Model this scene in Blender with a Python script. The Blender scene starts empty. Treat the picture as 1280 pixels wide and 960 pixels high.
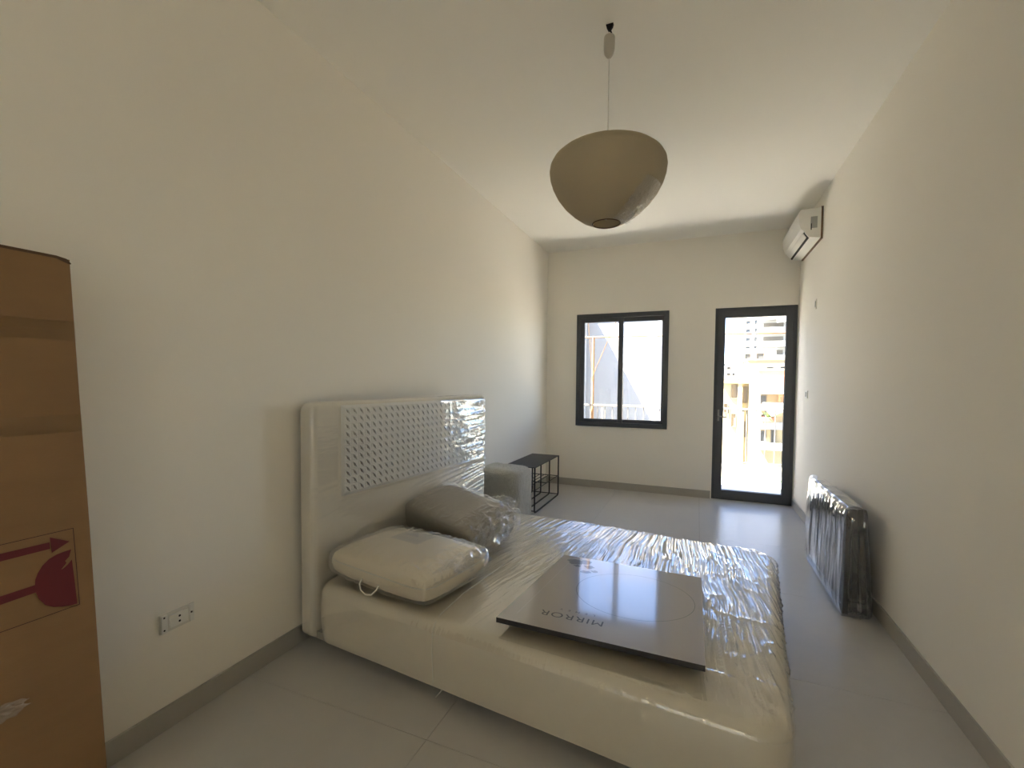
import bpy, bmesh, math, random
import numpy as np
from mathutils import Vector, Matrix, Euler

sc = bpy.context.scene
COL = sc.collection
R = math.radians
random.seed(7)

# ------------------------------------------------------------------ camera
cam_d = bpy.data.cameras.new('camera')
cam = bpy.data.objects.new('camera', cam_d)
COL.objects.link(cam)
sc.camera = cam
FPX = 566.0
cam_d.sensor_fit = 'HORIZONTAL'
cam_d.sensor_width = 36.0
cam_d.lens = FPX / 1280 * 36.0
cam_d.shift_y = (497.74 - 480) / 1280.0
cam_d.clip_start = 0.02
cam_d.clip_end = 1500
_yaw, _pit, _rol = .3894, .0364, .0091
_fw = Vector((-math.sin(_yaw) * math.cos(_pit), math.cos(_yaw) * math.cos(_pit), -math.sin(_pit)))
_r = Vector((math.cos(_yaw), math.sin(_yaw), 0))
_u = _r.cross(_fw)
_r2 = _r * math.cos(_rol) + _u * math.sin(_rol)
_u2 = -_r * math.sin(_rol) + _u * math.cos(_rol)
_m = Matrix((_r2, _u2, -_fw)).transposed().to_4x4()
_m.translation = Vector((0, 0, 1.3268))
cam.matrix_world = _m

# ------------------------------------------------------------------ sky, sun, exposure
world = bpy.data.worlds.new('world')
sc.world = world
world.use_nodes = True
wn = world.node_tree.nodes
sky = wn.new('ShaderNodeTexSky')
sky.sky_type = 'NISHITA'
sky.sun_disc = False
sky.sun_elevation = R(58)
sky.sun_rotation = R(247)
sky.altitude = 2500
sky.air_density = 0.8
sky.dust_density = 0.1
sky.ozone_density = 1.2
wn['Background'].inputs['Strength'].default_value = 0.105
world.node_tree.links.new(sky.outputs[0], wn['Background'].inputs[0])

SUN_DIR = Vector((1.0, .42, -1.78)).normalized()
sun_d = bpy.data.lights.new('sun', 'SUN')
sun_d.energy = 13
sun_d.color = (1.0, 0.92, 0.78)
sun_d.angle = R(0.6)
sun = bpy.data.objects.new('sun', sun_d)
COL.objects.link(sun)
sun.rotation_euler = SUN_DIR.to_track_quat('-Z', 'Y').to_euler()
sun.location = (-6, -6, 12)


def portal(name, x0, x1, z0, z1, y):
    d = bpy.data.lights.new(name, 'AREA')
    d.shape = 'RECTANGLE'
    d.size = x1 - x0
    d.size_y = z1 - z0
    d.cycles.is_portal = True
    o = bpy.data.objects.new(name, d)
    COL.objects.link(o)
    o.location = ((x0 + x1) / 2, y, (z0 + z1) / 2)
    o.rotation_euler = (R(-90), 0, 0)      # shines into the room (-Y)
    return o


portal('portal_window', -1.44, -.33, .78, 2.18, 5.90)
portal('portal_door', .17, .97, 0, 2.18, 5.90)
portal('portal_rear', -1.3, .3, .5, 2.4, -2.65).rotation_euler = (R(90), 0, 0)

vs = sc.view_settings
vs.view_transform = 'Standard'
vs.look = 'None'
vs.gamma = 1.0
vs.use_curve_mapping = False
vs.exposure = 3.85
cy = sc.cycles
cy.use_denoising = True
try:
    cy.denoiser = 'OPENIMAGEDENOISE'
except Exception:
    pass
cy.max_bounces = 14
cy.diffuse_bounces = 9
cy.glossy_bounces = 4
cy.transparent_max_bounces = 24
cy.transmission_bounces = 6
cy.sample_clamp_indirect = 12
cy.caustics_reflective = False
cy.caustics_refractive = False


# ------------------------------------------------------------------ materials
def nodes_of(name):
    m = bpy.data.materials.new(name)
    m.use_nodes = True
    nt = m.node_tree
    return m, nt, nt.nodes, nt.links, nt.nodes['Principled BSDF']


def mat(name, col, rough=.6, metal=0, spec=.5, noise=0, nscale=8, bump=0, bscale=60, coat=0, coatr=.1,
        sheen=0, stretch=None):
    m, nt, N, L, b = nodes_of(name)
    b.inputs['Base Color'].default_value = (*col, 1)
    b.inputs['Roughness'].default_value = rough
    b.inputs['Metallic'].default_value = metal
    b.inputs['Specular IOR Level'].default_value = spec
    b.inputs['Coat Weight'].default_value = coat
    b.inputs['Coat Roughness'].default_value = coatr
    b.inputs['Sheen Weight'].default_value = sheen
    tc = N.new('ShaderNodeTexCoord')
    mp = N.new('ShaderNodeMapping')
    if stretch:
        mp.inputs['Scale'].default_value = stretch
    L.new(tc.outputs['Object'], mp.inputs[0])
    if noise:
        n = N.new('ShaderNodeTexNoise')
        n.inputs['Scale'].default_value = nscale
        n.inputs['Detail'].default_value = 5
        L.new(mp.outputs[0], n.inputs[0])
        r = N.new('ShaderNodeMapRange')
        r.inputs[3].default_value = 1 - noise
        r.inputs[4].default_value = 1 + noise
        L.new(n.outputs[0], r.inputs[0])
        mx = N.new('ShaderNodeMix')
        mx.data_type = 'RGBA'
        mx.blend_type = 'MULTIPLY'
        mx.inputs[0].default_value = 1
        mx.inputs[6].default_value = (*col, 1)
        L.new(r.outputs[0], mx.inputs[7])
        L.new(mx.outputs[2], b.inputs['Base Color'])
    if bump:
        n2 = N.new('ShaderNodeTexNoise')
        n2.inputs['Scale'].default_value = bscale
        n2.inputs['Detail'].default_value = 4
        L.new(mp.outputs[0], n2.inputs[0])
        bp = N.new('ShaderNodeBump')
        bp.inputs['Strength'].default_value = bump
        bp.inputs['Distance'].default_value = .01
        L.new(n2.outputs[0], bp.inputs['Height'])
        L.new(bp.outputs[0], b.inputs['Normal'])
    return m


def film(name, base=.10, k=1.0, rough=.12, haze=.05, tint=(.97, .97, .97), bump=.25, bscale=90, stretch=None):
    """thin clear plastic film: mostly see-through, glossy by Fresnel, a little milky"""
    m = bpy.data.materials.new(name)
    m.use_nodes = True
    nt = m.node_tree
    N, L = nt.nodes, nt.links
    N.clear()
    out = N.new('ShaderNodeOutputMaterial')
    tr = N.new('ShaderNodeBsdfTransparent')
    tr.inputs[0].default_value = (*tint, 1)
    gl = N.new('ShaderNodeBsdfGlossy')
    gl.inputs['Color'].default_value = (1, 1, 1, 1)
    gl.inputs['Roughness'].default_value = rough
    df = N.new('ShaderNodeBsdfDiffuse')
    df.inputs[0].default_value = (.8, .8, .8, 1)
    # Schlick reflectance of a thin sheet, the same from both sides
    fr = N.new('ShaderNodeLayerWeight')
    fr.inputs['Blend'].default_value = .5
    pw = N.new('ShaderNodeMath')
    pw.operation = 'POWER'
    pw.inputs[1].default_value = 4.0
    L.new(fr.outputs['Facing'], pw.inputs[0])
    ma = N.new('ShaderNodeMath')
    ma.operation = 'MULTIPLY_ADD'
    ma.use_clamp = True
    ma.inputs[1].default_value = k
    ma.inputs[2].default_value = base
    L.new(pw.outputs[0], ma.inputs[0])
    m1 = N.new('ShaderNodeMixShader')
    m1.inputs[0].default_value = haze
    L.new(tr.outputs[0], m1.inputs[1])
    L.new(df.outputs[0], m1.inputs[2])
    m2 = N.new('ShaderNodeMixShader')
    L.new(ma.outputs[0], m2.inputs[0])
    L.new(m1.outputs[0], m2.inputs[1])
    L.new(gl.outputs[0], m2.inputs[2])
    L.new(m2.outputs[0], out.inputs[0])
    if bump:
        tc = N.new('ShaderNodeTexCoord')
        mp = N.new('ShaderNodeMapping')
        if stretch:
            mp.inputs['Scale'].default_value = stretch
        n = N.new('ShaderNodeTexNoise')
        n.inputs['Scale'].default_value = bscale
        n.inputs['Detail'].default_value = 3
        bp = N.new('ShaderNodeBump')
        bp.inputs['Strength'].default_value = bump
        bp.inputs['Distance'].default_value = .004
        L.new(tc.outputs['Object'], mp.inputs[0])
        L.new(mp.outputs[0], n.inputs[0])
        L.new(n.outputs[0], bp.inputs['Height'])
        for t in (gl, df, fr):
            L.new(bp.outputs[0], t.inputs['Normal'])
    return m


M = {}
M['wall'] = mat('wall_paint', (.89, .855, .775), .85, spec=.25, bump=.03, bscale=220)
M['ceil'] = mat('ceiling_paint', (.90, .88, .82), .9, spec=.2, bump=.02, bscale=200)
M['tile'] = mat('floor_tile', (.51, .495, .47), .29, spec=.5, noise=.04, nscale=14, bump=.015, bscale=300)
M['grout'] = mat('grout', (.28, .27, .25), .9)
M['skirt'] = mat('skirting_tile', (.42, .40, .355), .45, noise=.04, nscale=20)
M['frame'] = mat('anthracite_frame', (.055, .06, .07), .38, spec=.5, bump=.02, bscale=400)
M['frame2'] = mat('anthracite_sash', (.065, .07, .08), .35, spec=.5)
M['handle'] = mat('grey_handle', (.25, .25, .25), .4, metal=.6)
M['gasket'] = mat('rubber_gasket', (.02, .02, .02), .7)
M['steel'] = mat('satin_metal', (.6, .6, .6), .3, metal=1)
M['glass'] = film('window_glass', base=.06, k=.9, rough=.01, haze=0, bump=0)
M['bed'] = mat('cream_upholstery', (.78, .715, .58), .6, noise=.03, nscale=30, bump=.12, bscale=500, coat=.08, coatr=.22)
M['head'] = mat('cream_headboard_fabric', (.82, .77, .66), .6, noise=.03, nscale=30, bump=.1, bscale=500, coat=.25, coatr=.25)
M['foam'] = mat('white_foam_net', (.85, .84, .80), .6)
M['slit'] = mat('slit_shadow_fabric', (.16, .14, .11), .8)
M['film_bed'] = film('bed_film', base=.12, k=1.2, rough=.065, haze=.02, bump=.15, bscale=45, stretch=(2.2, .5, 1))
M['film_head'] = film('headboard_film', base=.11, k=1.2, rough=.10, haze=.03, bump=.2, bscale=40, stretch=(1, .5, 2.5))
M['film_clear'] = film('clear_bag_film', base=.13, k=1.4, rough=.05, haze=.02, bump=.4, bscale=50)
M['film_grey'] = film('grey_bag_film', base=.12, k=1.2, rough=.06, haze=.03, tint=(.8, .82, .85), bump=.5, bscale=30, stretch=(1, 2, .4))
M['pillow'] = mat('cream_cotton', (.86, .77, .60), .75, noise=.03, nscale=12, bump=.1, bscale=200, coat=.15, coatr=.25)
M['insert'] = mat('paper_insert', (.62, .57, .48), .7)
M['insert_print'] = mat('paper_insert_print', (.45, .43, .42), .7)
M['cord_white'] = mat('white_cord', (.8, .78, .7), .5)
M['greyfab'] = mat('grey_brown_fabric', (.27, .24, .19), .8, noise=.12, nscale=30, bump=.3, bscale=250, sheen=.3)
M['plush'] = mat('grey_plush', (.50, .49, .45), .95, noise=.14, nscale=40, bump=.8, bscale=120, sheen=.5)
M['black'] = mat('black_powder_coat', (.018, .018, .02), .45)
M['blackplastic'] = mat('black_plastic', (.015, .015, .015), .5)
M['lid'] = mat('printed_lid', (.27, .235, .205), .30, spec=.6, noise=.06, nscale=2.0, coat=1, coatr=.08)
M['lid'].node_tree.nodes['Principled BSDF'].inputs['Coat IOR'].default_value = 1.75
M['lid_dark'] = mat('lid_print_dark', (.03, .03, .03), .4, coat=.8, coatr=.05)
M['lid_grey'] = mat('lid_print_grey', (.055, .05, .05), .4, coat=.8, coatr=.05)
M['lid_light'] = mat('lid_print_light', (.34, .32, .31), .4, coat=.8, coatr=.05)
M['tray'] = mat('box_tray_card', (.40, .36, .30), .7)
M['carton'] = mat('brown_cardboard', (.255, .145, .06), .75, noise=.10, nscale=5, bump=.06, bscale=40, stretch=(1, 1, 4))
M['carton_edge'] = mat('cardboard_edge', (.10, .055, .025), .85)
M['tape'] = film('packing_tape', base=.02, k=.7, rough=.15, haze=.0, tint=(.97, .96, .93), bump=.2, bscale=30)
M['red'] = mat('red_print', (.13, .011, .014), .6)
M['darkline'] = mat('dark_red_print', (.06, .018, .012), .7)
M['paper'] = None
M['white'] = mat('white_plastic', (.80, .79, .74), .4)
M['white2'] = mat('white_plastic_warm', (.70, .68, .62), .45)
M['cup'] = mat('cord_cup_plastic', (.50, .47, .41), .45)
M['dark'] = mat('dark_hole', (.01, .01, .01), .8)
M['brown'] = mat('rusty_mount_plate', (.16, .09, .05), .7)
M['acgrey'] = mat('grey_label', (.36, .36, .34), .5)
M['panel_dark'] = mat('dark_frame_panel', (.035, .037, .042), .3, coat=.5, coatr=.08)
M['panel_glass'] = mat('picture_face', (.13, .15, .18), .12, spec=.8, coat=1, coatr=.04)
M['concrete'] = mat('balcony_concrete', (.42, .39, .34), .8, noise=.08, nscale=3)
M['balc_tile'] = mat('balcony_tile', (.55, .55, .56), .6, noise=.04, nscale=6)
M['green'] = mat('green_edge_strip', (.10, .26, .17), .7)
M['rail'] = mat('railing_paint', (.11, .10, .09), .5)
M['rust'] = mat('ochre_painted_pipe', (.20, .11, .045), .7, noise=.15, nscale=30)
M['render_white'] = mat('white_render', (.42, .41, .395), .9, noise=.03, nscale=2)
M['render_beige'] = mat('beige_render', (.34, .26, .155), .9, noise=.12, nscale=.8)
M['render_yellow'] = mat('pale_yellow_render', (.38, .32, .20), .9, noise=.1, nscale=.7)
M['render_grey'] = mat('grey_cladding', (.26, .27, .28), .8, noise=.06, nscale=1)
M['render_orange'] = mat('orange_render', (.50, .22, .11), .9, noise=.1, nscale=1)
M['added_house_behind'] = mat('added_house_render', (.60, .52, .38), .9)
M['added_terrace'] = mat('added_terrace_tile', (.46, .37, .25), .8)
M['winpane'] = mat('far_window_glass', (.05, .055, .06), .2)
M['shutter'] = mat('far_shutter', (.13, .11, .085), .7)
M['terracotta'] = mat('terracotta', (.52, .17, .09), .8)
M['leaf'] = mat('leaf', (.10, .22, .05), .6)
M['asphalt'] = mat('asphalt', (.16, .155, .15), .9, noise=.1, nscale=1)
M['bulb'] = mat('opal_bulb', (.8, .8, .75), .3)


def paper_mat():
    m, nt, N, L, b = nodes_of('lamp_paper')
    b.inputs['Base Color'].default_value = (.56, .48, .34, 1)
    b.inputs['Roughness'].default_value = .6
    b.inputs['Specular IOR Level'].default_value = .3
    tl = N.new('ShaderNodeBsdfTranslucent')
    tl.inputs[0].default_value = (.55, .46, .30, 1)
    mx = N.new('ShaderNodeMixShader')
    mx.inputs[0].default_value = .25
    out = N['Material Output']
    L.new(b.outputs[0], mx.inputs[1])
    L.new(tl.outputs[0], mx.inputs[2])
    L.new(mx.outputs[0], out.inputs[0])
    return m


M['paper'] = paper_mat()


# ------------------------------------------------------------------ builders
class MB:
    """collects geometry; build() links it as one mesh object"""

    def __init__(s):
        s.v, s.f, s.smooth = [], [], []

    def add(s, vs, fs, smooth=False):
        n = len(s.v)
        s.v += [tuple(p) for p in vs]
        s.f += [tuple(i + n for i in f) for f in fs]
        s.smooth += [smooth] * len(fs)
        return s

    def box(s, x0, x1, y0, y1, z0, z1, b=0):
        if b <= 0:
            vs = [(x, y, z) for z in (z0, z1) for y in (y0, y1) for x in (x0, x1)]
            return s.add(vs, [(0, 2, 3, 1), (4, 5, 7, 6), (0, 1, 5, 4), (2, 6, 7, 3), (0, 4, 6, 2), (1, 3, 7, 5)])
        bm = bmesh.new()
        bmesh.ops.create_cube(bm, size=1)
        for v in bm.verts:
            v.co = Vector(((x0 + x1) / 2 + v.co.x * (x1 - x0), (y0 + y1) / 2 + v.co.y * (y1 - y0),
                           (z0 + z1) / 2 + v.co.z * (z1 - z0)))
        bmesh.ops.bevel(bm, geom=bm.edges[:], offset=b, segments=2, profile=.6, affect='EDGES')
        bm.verts.index_update()
        s.add([v.co[:] for v in bm.verts], [[v.index for v in f.verts] for f in bm.faces])
        bm.free()
        return s

    def tube(s, pts, r, seg=8, closed=False, smooth=True):
        pts = [Vector(p) for p in pts]
        n = len(pts)
        rings = []
        up = None
        for i, p in enumerate(pts):
            a = pts[i - 1] if (i or closed) else p
            c = pts[(i + 1) % n] if (i < n - 1 or closed) else p
            t = (c - a).normalized()
            if up is None:
                up = Vector((0, 0, 1)) if abs(t.z) < .9 else Vector((1, 0, 0))
            x = t.cross(up).normalized()
            y = x.cross(t).normalized()
            up = y
            rr = r[i] if isinstance(r, (list, tuple)) else r
            rings.append([p + (x * math.cos(2 * math.pi * k / seg) + y * math.sin(2 * math.pi * k / seg)) * rr
                          for k in range(seg)])
        vs = [q for g in rings for q in g]
        fs = []
        for i in range(n if closed else n - 1):
            j = (i + 1) % n
            for k in range(seg):
                k2 = (k + 1) % seg
                fs.append((i * seg + k, i * seg + k2, j * seg + k2, j * seg + k))
        s.add(vs, fs, smooth)
        if not closed:
            s.add(rings[0], [tuple(range(seg))][::-1])
            s.add(rings[-1], [tuple(range(seg))])
        return s

    def lathe(s, prof, cx=0, cy=0, seg=48, smooth=True):
        vs = [(cx + r * math.cos(2 * math.pi * k / seg), cy + r * math.sin(2 * math.pi * k / seg), z)
              for r, z in prof for k in range(seg)]
        fs = [(i * seg + k, i * seg + (k + 1) % seg, (i + 1) * seg + (k + 1) % seg, (i + 1) * seg + k)
              for i in range(len(prof) - 1) for k in range(seg)]
        return s.add(vs, fs, smooth)

    def prism(s, poly, axis, a, b):
        """poly: list of 2-d points, extruded along axis from a to b"""
        def P(p, w):
            return {0: (w, p[0], p[1]), 1: (p[0], w, p[1]), 2: (p[0], p[1], w)}[axis]
        n = len(poly)
        vs = [P(p, a) for p in poly] + [P(p, b) for p in poly]
        fs = [tuple(range(n))[::-1], tuple(range(n, 2 * n))]
        fs += [(i, (i + 1) % n, n + (i + 1) % n, n + i) for i in range(n)]
        return s.add(vs, fs)

    def build(s, name, m, parent=None, fix=True):
        me = bpy.data.meshes.new(name)
        me.from_pydata(s.v, [], s.f)
        if fix:
            bm = bmesh.new()
            bm.from_mesh(me)
            bmesh.ops.recalc_face_normals(bm, faces=bm.faces[:])
            bm.to_mesh(me)
            bm.free()
        me.polygons.foreach_set('use_smooth', s.smooth)
        me.materials.append(M[m])
        o = bpy.data.objects.new(name, me)
        COL.objects.link(o)
        o.parent = parent
        return o


def grid_obj(name, P, m, parent=None, wrap=False, smooth=True):
    """P: (n, k, 3) array -> surface object"""
    n, k = P.shape[:2]
    idx = np.arange(n * k).reshape(n, k)
    a, b, c, d = idx[:-1, :-1], idx[1:, :-1], idx[1:, 1:], idx[:-1, 1:]
    F = np.stack([a, b, c, d], -1).reshape(-1, 4)
    if wrap:
        a, b, c, d = idx[:-1, -1], idx[1:, -1], idx[1:, 0], idx[:-1, 0]
        F = np.concatenate([F, np.stack([a, b, c, d], -1).reshape(-1, 4)])
    me = bpy.data.meshes.new(name)
    me.from_pydata(P.reshape(-1, 3).tolist(), [], F.tolist())
    me.polygons.foreach_set('use_smooth', [smooth] * len(me.polygons))
    me.materials.append(M[m])
    o = bpy.data.objects.new(name, me)
    COL.objects.link(o)
    o.parent = parent
    return o


def thing(name, label, cat, loc=(0, 0, 0), rot=(0, 0, 0), group=None):
    o = bpy.data.objects.new(name, None)
    o.empty_display_size = .1
    COL.objects.link(o)
    o.location = loc
    o.rotation_euler = rot
    o['label'] = label
    o['category'] = cat
    if group:
        o['group'] = group
    return o


def tag(o, label, cat, group=None):
    o['label'] = label
    o['category'] = cat
    if group:
        o['group'] = group
    return o


def struct(o):
    o['kind'] = 'structure'
    return o


def hash2(ix, iy, seed):
    h = (ix.astype(np.int64) * 374761393 + iy.astype(np.int64) * 668265263 + seed * 1442695041) & 0xFFFFFFFF
    h = ((h ^ (h >> 13)) * 1274126177) & 0xFFFFFFFF
    return ((h ^ (h >> 16)) & 0xFFFFFF) / float(0xFFFFFF)


def vnoise(x, y, seed=0):
    ix, iy = np.floor(x), np.floor(y)
    fx, fy = x - ix, y - iy
    fx, fy = fx * fx * (3 - 2 * fx), fy * fy * (3 - 2 * fy)
    a, b = hash2(ix, iy, seed), hash2(ix + 1, iy, seed)
    c, d = hash2(ix, iy + 1, seed), hash2(ix + 1, iy + 1, seed)
    return (a * (1 - fx) + b * fx) * (1 - fy) + (c * (1 - fx) + d * fx) * fy


def ridge(x, y, seed, p=2.0):
    return (1 - np.abs(2 * vnoise(x, y, seed) - 1)) ** p


def sstep(a, b, x):
    t = np.clip((x - a) / (b - a), 0, 1)
    return t * t * (3 - 2 * t)


def drape(S, T, L, W, rc, r, drop):
    """a sheet over a rounded block L x W: returns position (z = 0 on top, down negative) and normal"""
    cx = np.clip(S, rc, L - rc)
    cyy = np.clip(T, rc, W - rc)
    dx, dy = S - cx, T - cyy
    d = np.sqrt(dx * dx + dy * dy)
    dd = np.where(d < 1e-9, 1, d)
    nx, ny = dx / dd, dy / dd
    flat = rc - r
    e = np.clip(d - flat, 0, None)
    arc = r * math.pi / 2
    ang = np.clip(e / r, 0, math.pi / 2)
    out = np.minimum(d, flat) + r * np.sin(ang)
    down = r * (1 - np.cos(ang)) + np.clip(e - arc, 0, drop - r)
    P = np.stack([cx + nx * out, cyy + ny * out, -down], -1)
    Nn = np.stack([nx * np.sin(ang), ny * np.sin(ang), np.cos(ang)], -1)
    return P, Nn


def drape_axes(L, W, rc, r, drop, step_top, step_side):
    ext = (rc - r) + r * math.pi / 2 + (drop - r)

    def ax(Lx):
        a = np.arange(0, 1, 1)
        lo, hi = rc - ext, Lx - rc + ext
        left = np.arange(lo, 0.0, step_side)
        mid = np.arange(0.0, Lx, step_top)
        right = np.arange(Lx, hi + step_side, step_side)
        return np.concatenate([left, mid, right])
    return np.meshgrid(ax(L), ax(W), indexing='ij')


# ------------------------------------------------------------------ the room
XL, XR, YB, YF, H = -1.8365, .979, 5.6715, -2.40, 3.0
YO = 5.87
RX0, RX1, RZ0, RZ1 = -1.3, .3, .5, 2.4         # unseen window added behind the camera for fill light, with its own terrace
m = MB()
m.box(-5, 5, -6.5, YF - .2, -.3, -.06)
struct(m.build('floor_added_terrace', 'added_terrace'))  # unseen slab added to bounce warm sunlight through the rear window
WX0, WX1, WZ0, WZ1 = -1.441, -.332, .777, 2.182
DX0, DX1, DZ1 = .167, .974, 2.181

m = MB()
m.box(XL - .2, XL, YF - .2, YB, -.25, H)
struct(m.build('wall_left', 'wall'))
m = MB()
m.box(XR, XR + .2, YF - .2, YB, -.25, H)
struct(m.build('wall_right', 'wall'))
m = MB()
# facade wall with the window and door openings
for x0, x1, z0, z1 in ((-8, WX0, -9, 3.25), (WX0, WX1, -9, WZ0), (WX0, WX1, WZ1, 3.25), (WX1, DX0, -9, 3.25),
                       (DX0, DX1, -9, -.02), (DX0, DX1, DZ1, 3.25), (DX1, 5, -9, 3.25)):
    m.box(x0, x1, YB, YO, z0, z1)
struct(m.build('wall_back', 'wall'))
m = MB()
for x0, x1, z0, z1 in ((XL - .2, RX0, -.25, H), (RX0, RX1, -.25, RZ0), (RX0, RX1, RZ1, H), (RX1, XR + .2, -.25, H)):
    m.box(x0, x1, YF - .2, YF, z0, z1)
struct(m.build('wall_front', 'wall'))
m = MB()
m.box(XL - .2, XR + .2, YF - .2, YB, H, H + .25)
struct(m.build('ceiling', 'ceil'))
m = MB()
m.box(XL - .2, XR + .2, YF - .2, YB + .0, -.25, -.0022)
floor = struct(m.build('floor', 'grout'))
tile_me = None
ys = [YF] + [.45 + .94 * k for k in range(-3, 6)] + [YB]
xs = [XL, -.90, .04, XR]
g = .0009
for i in range(3):
    for j in range(len(ys) - 1):
        t = MB()
        t.box(xs[i] + g, xs[i + 1] - g, ys[j] + g, ys[j + 1] - g, -.012, 0)
        t.build('floor_tile', 'tile', floor)
t = MB()
t.box(DX0, DX1, YB + .001, YO, -.02, 0)
t.build('threshold', 'tile', floor)

m = MB()
m.box(XL, XL + .011, YF, YB, 0, .089, .002)
struct(m.build('baseboard_left', 'skirt'))
m = MB()
m.box(XR - .011, XR, YF, YB, 0, .089, .002)
struct(m.build('baseboard_right', 'skirt'))
m = MB()
m.box(XL + .011, DX0 - .012, YB - .011, YB, 0, .089, .002)
struct(m.build('baseboard_back', 'skirt'))


def ring(mb, x0, x1, z0, z1, w, y0, y1, wb=None, wt=None):
    wl, wr = (w if isinstance(w, tuple) else (w, w))
    wb = wb or wl
    wt = wt or wl
    mb.box(x0, x0 + wl, y0, y1, z0, z1, .003)
    mb.box(x1 - wr, x1, y0, y1, z0, z1, .003)
    mb.box(x0 + wl, x1 - wr, y0, y1, z0, z0 + wb, .003)
    mb.box(x0 + wl, x1 - wr, y0, y1, z1 - wt, z1, .003)


# window: outer frame, two sliding sashes
win = bpy.data.objects.new('window_1', None)
COL.objects.link(win)
win.location = ((WX0 + WX1) / 2, YB, WZ0)
struct(win)
wi = Matrix.Translation(-win.location)


def rel(mb, off):
    mb.v = [(a - off[0], b - off[1], c - off[2]) for a, b, c in mb.v]
    return mb


wo = win.location
m = MB()
ring(m, WX0, WX1, WZ0, WZ1, .052, YB - .014, YB + .09)
rel(m, wo).build('outer_frame', 'frame', win)
for (x0, x1, y0) in ((WX0 + .048, -.861, YB + .008), (-.921, WX1 - .048, YB + .046)):
    m = MB()
    wl = .05 if x0 < -1 else .058
    wr = .058 if x0 < -1 else .03
    ring(m, x0, x1, WZ0 + .045, WZ1 - .045, (wl, wr if wr > .03 else .028), y0, y0 + .034, .045, .055)
    s = rel(m, wo).build('sash', 'frame2', win)
    m = MB()
    m.box(x0 + .045, x1 - .026, y0 + .014, y0 + .018, WZ0 + .08, WZ1 - .09)
    rel(m, wo).build('pane', 'glass', s)
    m = MB()
    ring(m, x0 + wl - .001, x1 - (wr if wr > .03 else .028) + .001, WZ0 + .089, WZ1 - .099, .004, y0 + .010, y0 + .022)
    rel(m, wo).build('gasket', 'gasket', s)
m = MB()
m.box(-.913, -.900, YB - .004, YB + .009, 1.36, 1.50, .003)
rel(m, wo).build('latch', 'frame', win)

# balcony door
door = bpy.data.objects.new('door_1', None)
COL.objects.link(door)
door.location = (DX0, YB, 0)
struct(door)
do = door.location
m = MB()
m.box(DX0, DX0 + .042, YB + .012, YB + .09, 0, DZ1, .003)
m.box(DX1 - .042, DX1, YB + .012, YB + .09, 0, DZ1, .003)
m.box(DX0 + .042, DX1 - .042, YB + .012, YB + .09, DZ1 - .045, DZ1, .003)
m.box(DX0 + .042, DX1 - .042, YB + .012, YB + .09, 0, .025, .003)
rel(m, do).build('outer_frame', 'frame', door)
m = MB()
ring(m, DX0 + .034, DX1 - .034, .022, DZ1 - .035, .070, YB + .002, YB + .06, .088, .076)
leaf = rel(m, do).build('door_leaf', 'frame2', door)
m = MB()
m.box(DX0 + .10, DX1 - .10, YB + .028, YB + .034, .105, DZ1 - .108)
rel(m, do).build('pane', 'glass', leaf)
m = MB()
ring(m, DX0 + .103, DX1 - .103, .109, DZ1 - .110, .004, YB + .022, YB + .040)
rel(m, do).build('gasket', 'gasket', leaf)
m = MB()
m.box(.212, .232, YB - .006, YB + .003, .90, 1.03, .003)
m.tube([(.222, YB - .004, .955), (.222, YB - .045, .955), (.226, YB - .052, .955), (.300, YB - .052, .950)], .008, 8)
rel(m, do).build('handle', 'handle', leaf)
for z in (.25, 1.9):
    m = MB()
    m.tube([(DX1 - .038, YB - .004, z), (DX1 - .038, YB - .004, z + .09)], .008, 8)
    rel(m, do).build('hinge', 'frame', door)

# unseen rear window, added to light the near end of the room, and its terrace
m = MB()
m.box(-5, 5, -6.5, YF - .2, -.3, -.06)
struct(m.build('floor_added_terrace', 'added_terrace'))  # same added bounce slab, built again
w2 = bpy.data.objects.new('window_added', None)
COL.objects.link(w2)
w2.location = (RX0, YF, RZ0)
struct(w2)
m = MB()
ring(m, RX0, RX1, RZ0, RZ1, .05, YF - .10, YF + .012)
rel(m, w2.location).build('outer_frame', 'frame', w2)
m = MB()
m.box(RX0 + .04, RX1 - .04, YF - .055, YF - .05, RZ0 + .04, RZ1 - .04)
rel(m, w2.location).build('pane', 'glass', w2)

# ------------------------------------------------------------------ bed
TH = R(6)
bed = thing('bed', 'low cream upholstered bed wrapped in plastic film, headboard against the left wall', 'bed',
            (-1.81, 1.665, 0), (0, 0, -TH))
BL, BW, BZ0, BZ1 = 2.09, 1.60, .058, .325
HB = .085
# mattress / base block
r_, rc_ = .045, .11
S, T = drape_axes(BL - HB, BW, rc_, r_, BZ1 - BZ0, .02, .015)
P, Nn = drape(S, T, BL - HB, BW, rc_, r_, BZ1 - BZ0)


def crown(P):
    x = np.clip(P[..., 0] / (BL - HB), 0, 1)
    y = np.clip(P[..., 1] / BW, 0, 1)
    return .012 * (np.sin(np.pi * x) * np.sin(np.pi * y)) ** .5


Q = P.copy()
Q[..., 2] += BZ1 + crown(P) + .002 * vnoise(P[..., 0] * 8, P[..., 1] * 8, 3)
# soft bulge of the side walls
side = np.clip(-P[..., 2] / (BZ1 - BZ0), 0, 1)
Q[..., :2] += (Nn * (.010 * np.sin(np.pi * side))[..., None])[..., :2]
Q[..., 0] += HB
base_o = grid_obj('mattress_base', Q, 'bed', bed)
m = MB()
m.box(HB + .01, BL - .01, .01, BW - .01, BZ0 - .004, BZ0 + .03)
m.build('underside_board', 'tray', bed)
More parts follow.
